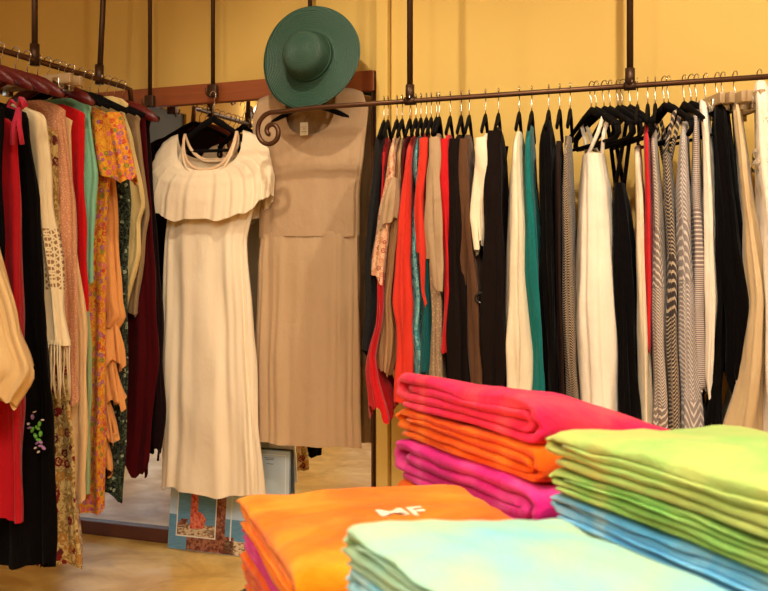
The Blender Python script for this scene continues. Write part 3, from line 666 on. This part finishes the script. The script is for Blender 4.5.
rows = [frow(371, 256, 359, .0435, Y), frow(400, 256, 359, .045, Y), frow(444, 256, 360, .046, Y)]
gobj('skirt_tier', drape(rows, fold=.0055, nf=10, hem=.004, seed=33, seg=140, n=24, fold0=1, rampin=False), BG2, None, bd)
h = hanger('velvet', (PX(310, 3.60), 3.60, 2.0), 0, 'black hanger holding the beige dress behind the hat brim', HR); h['group'] = 'display hangers'
# price tag
pt = empty('price_tag', (PX(304, 3.545), 3.545, PZ(117, PX(304, 3.545), 3.545)))
b = bmesh.new(); box(b, -.018, .018, -.001, .001, -.075, -.022, bev=.0008); obj('card', b, plain('tag_card', (232, 220, 190), .7), pt)
b = bmesh.new(); tube(b, [(0, 0, -.026), (.002, .01, -.01), (.004, .03, .01)], .0012, 6); obj('string', b, plain('tag_string', (90, 70, 50), .8), pt)
b = bmesh.new()
for zz, ww in ((-.04, .011), (-.048, .008), (-.06, .010)): box(b, -ww, ww, -.0016, -.001, zz-.0012, zz)
obj('printed_text', b, plain('tag_ink', (90, 80, 70), .8), pt)
tag(pt, 'small cream price tag hanging at the neck of the beige dress', 'price tag')
# ------------------------------------------------------------------ hat
HYC = 3.45; hx = PX(310, HYC); hz = PZ(58, hx, HYC)
hn = NB('green_straw'); tc = hn.node('ShaderNodeTexCoord'); sp = hn.node('ShaderNodeSeparateXYZ'); hn.link(tc.outputs['Object'], sp.inputs[0])
rad = hn.math('SQRT', hn.math('ADD', hn.math('MULTIPLY', sp.outputs['X'], sp.outputs['X']), hn.math('MULTIPLY', sp.outputs['Z'], sp.outputs['Z'])))
rg_ = hn.math('SINE', hn.math('MULTIPLY', hn.math('ADD', rad, hn.math('MULTIPLY', sp.outputs['Y'], .8)), 900))
nz = hn.noise(hn.co(), 160, 3)
hn.set(Base_Color=hn.mix(nz, lin((20, 52, 38)), lin((44, 82, 62))), Roughness=.55); hn.bump(hn.math('ADD', hn.math('MULTIPLY', rg_, .5), nz), .5, .004)
hat = empty('sun_hat', (hx, HYC, hz)); hat.rotation_euler = (math.radians(-8), 0, 0)
RR = Matrix.Rotation(PI/2, 3, 'X')     # +z of the profile -> -Y
b = bmesh.new()
lathe(b, [(.098, .022), (.104, .008), (.115, .0), (.13, -.004), (.16, -.004), (.195, -.001), (.211, .003), (.211, .0), (.195, -.005), (.16, -.009), (.12, -.009), (.10, -.004), (.094, .006)], seg=96, rot=RR)
for v in b.verts:
    a = math.atan2(v.co.z, v.co.x); r = math.hypot(v.co.x, v.co.z); v.co.y += .012*((r/.2)**2)*math.sin(2*a+.8); 
obj('brim', b, hn.m, hat)
b = bmesh.new(); lathe(b, [(.102, .006), (.099, .02), (.094, .045), (.089, .065), (.082, .080), (.068, .092), (.045, .099), (.02, .102), (0, .103)], seg=72, rot=RR); obj('crown', b, hn.m, hat)
b = bmesh.new(); lathe(b, [(.1035, .010), (.1015, .022), (.099, .026), (.098, .008), (.1035, .008)], seg=72, rot=RR); obj('hat_band', b, plain('dark_green_ribbon', (16, 58, 40), .6), hat)
tag(hat, 'wide brimmed dark green straw sun hat hung above the beige dress', 'hat')

# ------------------------------------------------------------------ posters leaning on the mirror
def board(name, px0, px1, y_top, Yb, lean, m, par_label, edge):
    X0, X1 = PX(px0, Yb), PX(px1, Yb); H = PZ(y_top, X1, Yb)
    o = empty(name, ((X0+X1)/2, Yb, 0.002)); o.rotation_euler = (-math.atan2(lean, H), 0, 0)
    W = (X1-X0)/2
    obj('board', nbox(-W, W, -.004, .004, 0, H, bev=.001), edge, o, False)
    return o, W, H
def patch(name, o, x0, x1, z0, z1, lay, col, par=None, pts=None):
    y = -.004-.0006*lay; b = bmesh.new()
    if pts:
        A = [b.verts.new((x, y, z)) for x, z in pts]; B = [b.verts.new((x, y+.0005, z)) for x, z in pts]
        b.faces.new(A); n = len(A)
        for i in range(n): b.faces.new((A[i], A[(i+1) % n], B[(i+1) % n], B[i]))
    else: box(b, x0, x1, y, y+.0005, z0, z1)
    m = col if not isinstance(col, tuple) else plain('print_%d_%d_%d' % col, col, .55)
    return obj(name, b, m, par or o, False)
M_edge = plain('poster_edge', (196, 198, 196), .6)
p2, W, H = board('grey_poster', 228, 289, 452, 3.655, .02, None, '', plain('poster_dark_edge', (124, 136, 142), .6))
patch('printed_picture', p2, -W+.004, W-.004, .004, H-.004, 1, (186, 202, 210))
bf = .02
for x0, x1, z0, z1 in ((-W+bf, W-bf, H-bf-.003, H-bf), (W-bf-.003, W-bf, .03, H-bf), (-W+bf, -W+bf+.003, .03, H-bf)): patch('border_line', p2, x0, x1, z0, z1, 2, (226, 228, 222))
for i, (l, zz) in enumerate(((.07, .035), (.06, .042), (.045, .06))): patch('printed_text', p2, W-.09-l*.5, W-.09+l*.2, H-zz-.0025, H-zz, 2, (70, 78, 86))
tag(p2, 'grey blue poster board with white border line leaning on the mirror behind the white dress', 'poster')
SEA = NB('printed_sea'); f = SEA.noise(SEA.co((1, 1, 8)), 30, 3); SEA.set(Base_Color=SEA.mix(f, lin((66, 122, 156)), lin((120, 170, 196))), Roughness=.5)
SAND = NB('printed_sand'); f = SAND.noise(SAND.co((1, 1, 2)), 60, 4); SAND.set(Base_Color=SAND.ramp(f, [(.4, lin((120, 84, 62))), (.55, lin((220, 196, 156)))]), Roughness=.5)
ROCK = NB('printed_rock'); f = ROCK.noise(ROCK.co((1, 1, 1)), 70, 4); ROCK.set(Base_Color=ROCK.ramp(f, [(.42, lin((104, 44, 30))), (.6, lin((170, 110, 80)))]), Roughness=.5)
REDF = NB('printed_red'); f = REDF.noise(REDF.co((1, 1, 1)), 80, 4); REDF.set(Base_Color=REDF.ramp(f, [(.4, lin((196, 62, 44))), (.6, lin((232, 130, 96)))]), Roughness=.5)
p1, W, H = board('beach_poster', 168, 252, 478, 3.60, .035, None, '', M_edge)
s = 2*W/84.0      # metres per pixel column across the board
patch('printed_picture', p1, -W+.002, W-.002, .002, H-.002, 1, (190, 214, 236))
patch('printed_sea', p1, -W+.002, W-.002, .002, H*.44, 2, SEA.m)
patch('printed_rock', p1, -W+19*s, -W+66*s, .003, .075, 3, ROCK.m)
patch('printed_rock', p1, -W+48*s, -W+57*s, .07, H-.03, 3, ROCK.m)
patch('printed_sand', p1, -W+57*s, W-.004, .003, .06, 3, SAND.m)
patch('border_line', p1, -W+62*s, -W+63.2*s, .06, H-.01, 4, (226, 230, 224))
fr = (-W+8*s, -W+48*s, .058, H-.055)
patch('border_line', p1, *fr, 4, (236, 232, 218))
fi = (fr[0]+.006, fr[1]-.005, fr[2]+.006, fr[3]-.004)
patch('printed_sea', p1, *fi, 5, SEA.m)
patch('printed_sand', p1, fi[0], fi[1], fi[2], fi[2]+.05, 6, SAND.m)
patch('printed_rock', p1, 0, 0, 0, 0, 7, ROCK.m, pts=[(fi[0], fi[2]+.04), (fi[0]+.04, fi[2]+.045), (fi[0]+.055, fi[2]+.07), (fi[0]+.02, fi[2]+.07)])
cxp = (fi[0]+fi[1])/2
patch('printed_figure', p1, 0, 0, 0, 0, 8, REDF.m, pts=[(cxp-.03, fi[2]+.03), (cxp+.035, fi[2]+.035), (cxp+.05, fi[2]+.075), (cxp+.03, fi[2]+.1), (cxp+.008, fi[2]+.105), (cxp+.004, fi[3]+.012), (cxp-.03, fi[3]+.012), (cxp-.028, fi[2]+.09)])
b = bmesh.new()
for i in range(9):
    if i in (4,): continue
    box(b, -W+.05+i*.017, -W+.053+i*.017+(.004 if i % 3 else 0), -.0082, -.0076, H-.044, H-.03)
obj('printed_text', b, plain('poster_ink', (40, 50, 66), .6), p1, False)
tag(p1, 'beach poster with a red figure on rocks leaning at the foot of the mirror', 'poster')

# ------------------------------------------------------------------ towel table
def CW(d, lat): return Vector((FW[0]*d+RT[0]*lat, FW[1]*d+RT[1]*lat, 0))
TZ = .72; TC = CW(1.2, .35)
tb = empty('display_table', (TC.x, TC.y, 0))
M_tab = plain('black_table', (20, 18, 18), .4)
b = bmesh.new(); lathe(b, [(0, TZ), (.625, TZ), (.636, TZ-.006), (.64, TZ-.018), (.636, TZ-.03), (.62, TZ-.036), (0, TZ-.036)], seg=96); obj('tabletop', b, M_tab, tb)
b = bmesh.new(); lathe(b, [(0, TZ-.03), (.10, TZ-.04), (.045, TZ-.1), (.04, .3), (.05, .1), (.08, .05), (.08, .03)], seg=40); obj('pedestal', b, M_tab, tb)
b = bmesh.new(); lathe(b, [(0, .05), (.1, .05), (.30, .02), (.32, 0), (0, 0)], seg=64); obj('base', b, M_tab, tb)
tag(tb, 'round black display table under the stacked towels', 'table')

def towelmat(name, a, b_, c, sc=5):
    n = NB(name); f = n.noise(n.co(), sc, 4, .55, .8); g = n.noise(n.co(), 260, 2); h2 = n.noise(n.co(), 42, 3)
    n.set(Base_Color=n.ramp(f, [(.3, lin(a)), (.5, lin(b_)), (.68, lin(c))]), Roughness=.95)
    n.b.inputs['Sheen Weight'].default_value = .12; n.b.inputs['Specular IOR Level'].default_value = .1
    n.bump(n.math('ADD', n.math('MULTIPLY', g, .5), h2), .45, .006); return n.m
T_OR = towelmat('orange_terry', (232, 88, 6), (244, 122, 8), (250, 156, 34))
T_OR2 = towelmat('deep_orange_terry', (222, 64, 8), (238, 92, 8), (248, 130, 30))
T_PK = towelmat('coral_pink_terry', (210, 18, 104), (236, 36, 78), (246, 84, 92))
T_MG = towelmat('magenta_terry', (196, 16, 112), (214, 36, 126), (232, 84, 150))
T_GR = towelmat('green_terry', (112, 186, 76), (146, 202, 100), (190, 214, 116))
T_YG = towelmat('yellow_green_terry', (136, 196, 96), (176, 200, 104), (196, 198, 104))
T_BL = towelmat('sky_blue_terry', (70, 168, 224), (104, 190, 232), (160, 216, 232))
T_AQ = towelmat('aqua_terry', (112, 190, 206), (158, 200, 168), (178, 198, 140), 3.2)
T_AQ2 = towelmat('pale_aqua_terry', (104, 192, 222), (136, 208, 226), (190, 226, 226))
EMB = plain('white_embroidery', (246, 226, 196), .8)
def towel(name, L0, e1, e2, Ln, Wd, z0, H, mat, label, group, seed, nl=4, tilt=0, zt=0, logo=None, dome=0, notuck=False):
    """L0: corner (far end of the layered side); e1 points back towards the viewer, e2 along the folded width.
       one continuous terry sheet folded to nl layers, extruded along e2"""
    sp_ = H/nl; th = sp_*.5
    path = []
    lv = [sp_*(i+.5) for i in range(4)]
    R1 = (lv[3]-lv[0])/2; R2 = (lv[2]-lv[1])/2
    def line(xa, xb, z, n):
        for i in range(n): path.append((xa+(xb-xa)*i/n, z))
    def arc(xc, zc, r, a0, a1, n, sx=1.0):
        for i in range(n+1):
            a = a0+(a1-a0)*i/n; path.append((xc+r*math.cos(a)*sx, zc+r*math.sin(a)))
    m = (lv[0]+lv[3])/2
    bx = H*.5+.004
    xN = Ln-R1
    line(bx*.7, xN, lv[0], 22); arc(xN, m, R1, -PI/2, PI/2, 14)
    R3 = (lv[3]-lv[1])/2; m3 = (lv[3]+lv[1])/2; R4 = (lv[2]-lv[1])/2; m4 = (lv[2]+lv[1])/2
    line(xN-.001, R3, lv[3], 24); arc(R3, m3, R3, PI/2, 3*PI/2, 14, 1.0)
    line(R3+.001, xN-.01, lv[1], 22); arc(xN-.01, m4, R4, -PI/2, PI/2, 8)
    line(xN-.011, R3+R4*.9, lv[2], 20)
    rnd = random.Random(seed); off = rnd.random()*50
    n = len(path); up = []; dn = []
    for i, (x, z) in enumerate(path):
        a = path[max(0, i-1)]; b_ = path[min(n-1, i+1)]; dx, dz = b_[0]-a[0], b_[1]-a[1]; l = math.hypot(dx, dz) or 1
        nx, nz = -dz/l, dx/l; t_ = th*(1 if 1 < i < n-2 else .75)
        up.append((x+nx*t_, z+nz*t_)); dn.append((x-nx*t_, z-nz*t_))
    loop = up+dn[::-1]; nr = 22; bm = bmesh.new(); rings = []
    def place(x, z, q):
        u = q/Wd
        k = 1-tilt*u
        # layers creep in and out along the open side
        lay = z/H
        edge = (.0022*math.sin(lay*19+off+x*5)+.0035*noise.noise(Vector((x*11, lay*6+off, 0))))*(1-min(1, u*5))
        wob = min(1, H/.05)*.010*noise.noise(Vector((x*5+off, u*2.0, lay*1.3)))+.004*noise.noise(Vector((x*22+off, u*7, lay*4)))
        zz = z0+z+wob*(.25+.75*lay)+dome*math.sin(PI*min(1, max(0, x/Ln)))*math.sin(PI*u)*lay
        zz -= (.11*H*(max(0, abs(u-.5)-.42)/.08)**2)*lay
        zz -= .004*max(0, (x-Ln+.05)/.05)**2*lay
        qq = q+edge+.005*noise.noise(Vector((x*5+off, lay*3.1, u)))
        xx = x+.004*noise.noise(Vector((lay*2+off, u*3, 1)))
        P_ = L0+e1*xx+e2*qq
        zz = max(zz, z0+.0002)
        return Vector((P_.x, P_.y, TZ+(zz-TZ)*(1-tilt*u**1.3)))
    qs = [0, .002, .006, .013]+[Wd*i/nr for i in range(1, nr)]+[Wd-.013, Wd-.006, Wd-.002, Wd]; qs = sorted(set(qs))
    for j, q in enumerate(qs):
        sh = 1.0
        if j in (0, len(qs)-1): sh = .62
        elif j in (1, len(qs)-2): sh = .86
        elif j in (2, len(qs)-3): sh = .97
        ring = []
        for i, (x, z) in enumerate(loop):
            ci = i if i < n else 2*n-1-i; px_, pz_ = path[ci]
            ring.append(bm.verts.new(place(px_+(x-px_)*sh, pz_+(z-pz_)*sh, q)))
        rings.append(ring)
    N_ = len(loop)
    for A, B in zip(rings, rings[1:]):
        for i in range(N_): bm.faces.new((A[i], A[(i+1) % N_], B[(i+1) % N_], B[i]))
    for R_ in (rings[0], rings[-1]):
        for i in range(n-1): bm.faces.new((R_[i], R_[i+1], R_[N_-2-i], R_[N_-1-i]))
    c0 = L0+e1*(Ln/2)+e2*(Wd/2)
    o = obj(name, bm, mat, None, True, (c0.x, c0.y, z0)); tag(o, label, 'towel', group)
    if logo:
        txt, lx, lq, size, ang = logo
        cu = bpy.data.curves.new('t', 'FONT'); cu.body = txt; cu.size = size; cu.extrude = .0007; cu.align_x = 'CENTER'; cu.align_y = 'CENTER'; cu.offset = .0008
        to = bpy.data.objects.new('t', cu); C.objects.link(to); bpy.context.view_layer.update()
        me = bpy.data.meshes.new_from_object(to.evaluated_get(bpy.context.evaluated_depsgraph_get())); bpy.data.objects.remove(to)
        b = bmesh.new(); b.from_mesh(me); bmesh.ops.subdivide_edges(b, edges=b.edges, cuts=1)
        ca, sa = math.cos(ang), math.sin(ang)
        for v in b.verts:
            ax, ay = v.co.x*ca-v.co.y*sa, v.co.x*sa+v.co.y*ca
            p = place(lx-ay, lv[3]+th, lq+ax); v.co = Vector((p.x, p.y, p.z+.0014+v.co.z))
        b2 = gobj('embroidered_logo', b, EMB, None, o); b2['label'] = 'white embroidered letters'
    return o
def dirs(phi):       # away-left axis and right-away axis for a stack turned by phi degrees
    a = math.radians(phi)
    return CW(-math.cos(a), math.sin(a)), CW(math.sin(a), math.cos(a))
def stack(L, phi, Ln, Wd, items, group, tilt=0, tname='beach_towel'):
    e1, e2 = dirs(phi); z = TZ+.001; rnd = random.Random(int(L[0]*100))
    for i, (H, m, lab, kw) in enumerate(items):
        j = rnd.uniform(-.006, .006); k2 = rnd.uniform(-.005, .005)
        towel(tname, CW(*L)+e1*j+e2*k2, e1, e2, Ln, Wd, z, H, m, lab, group, i+int(L[0]*100), tilt=tilt, **kw)
        z += H+.0008
# note: the far side of a pile is a little lower because its folds are pressed flat
stack((1.70, .023), 25, .44, .30, [
    (.064, T_MG, 'magenta towel at the very bottom of the tall pink and orange pile', {}),
    (.056, T_OR2, 'orange towel second from the bottom of the tall pink and orange pile', {}),
    (.072, T_MG, 'magenta towel between two orange towels in the tall pile', {}),
    (.052, T_OR2, 'orange towel just under the coral pink towel on top of the tall pile', {}),
    (.062, T_PK, 'coral pink towel with white embroidery topping the tall pile', {'logo': ('MF', .17, .22, .055, 0), 'dome': .008}),
], 'towels in the tall pink and orange pile', .23)
stack((1.40, -.206), 17, .40, .33, [
    (.022, T_MG, 'thin magenta towel at the bottom of the low orange pile', {}),
    (.062, T_OR2, 'orange towel below the magenta one in the low orange pile', {}),
    (.028, T_MG, 'magenta towel sandwiched in the low orange pile', {}),
    (.046, T_OR, 'bright orange towel with white embroidery topping the low pile', {'logo': ('MF', .195, .185, .055, 0), 'dome': .008}),
], 'towels in the low orange pile')
stack((1.22, .211), 22, .45, .33, [
    (.066, T_BL, 'sky blue towel at the bottom of the green pile', {}),
    (.055, T_GR, 'green towel second from the bottom of the green pile', {}),
    (.045, T_GR, 'green towel just under the sky blue one in the green pile', {}),
    (.038, T_BL, 'sky blue towel in the middle of the green pile', {}),
    (.030, T_GR, 'leaf green towel between the sky blue one and the top one', {}),
    (.048, T_YG, 'yellow green towel topping the pile at the right', {'dome': .006}),
], 'towels in the green and blue pile', .07)
stack((.86, -.037), 24, .30, .235, [
    (.048, T_GR, 'pale green towel at the bottom of the front aqua pile', {}),
    (.05, T_AQ2, 'aqua towel second from the bottom of the front pile', {}),
    (.05, T_AQ2, 'aqua towel third from the bottom of the front pile', {}),
    (.036, T_GR, 'pale green towel under the two aqua ones of the front pile', {}),
    (.034, T_AQ2, 'aqua towel second from the top of the front pile', {}),
    (.030, T_AQ, 'pale aqua and mint towel topping the front pile', {'dome': .004}),
], 'towels in the front aqua pile', .06)
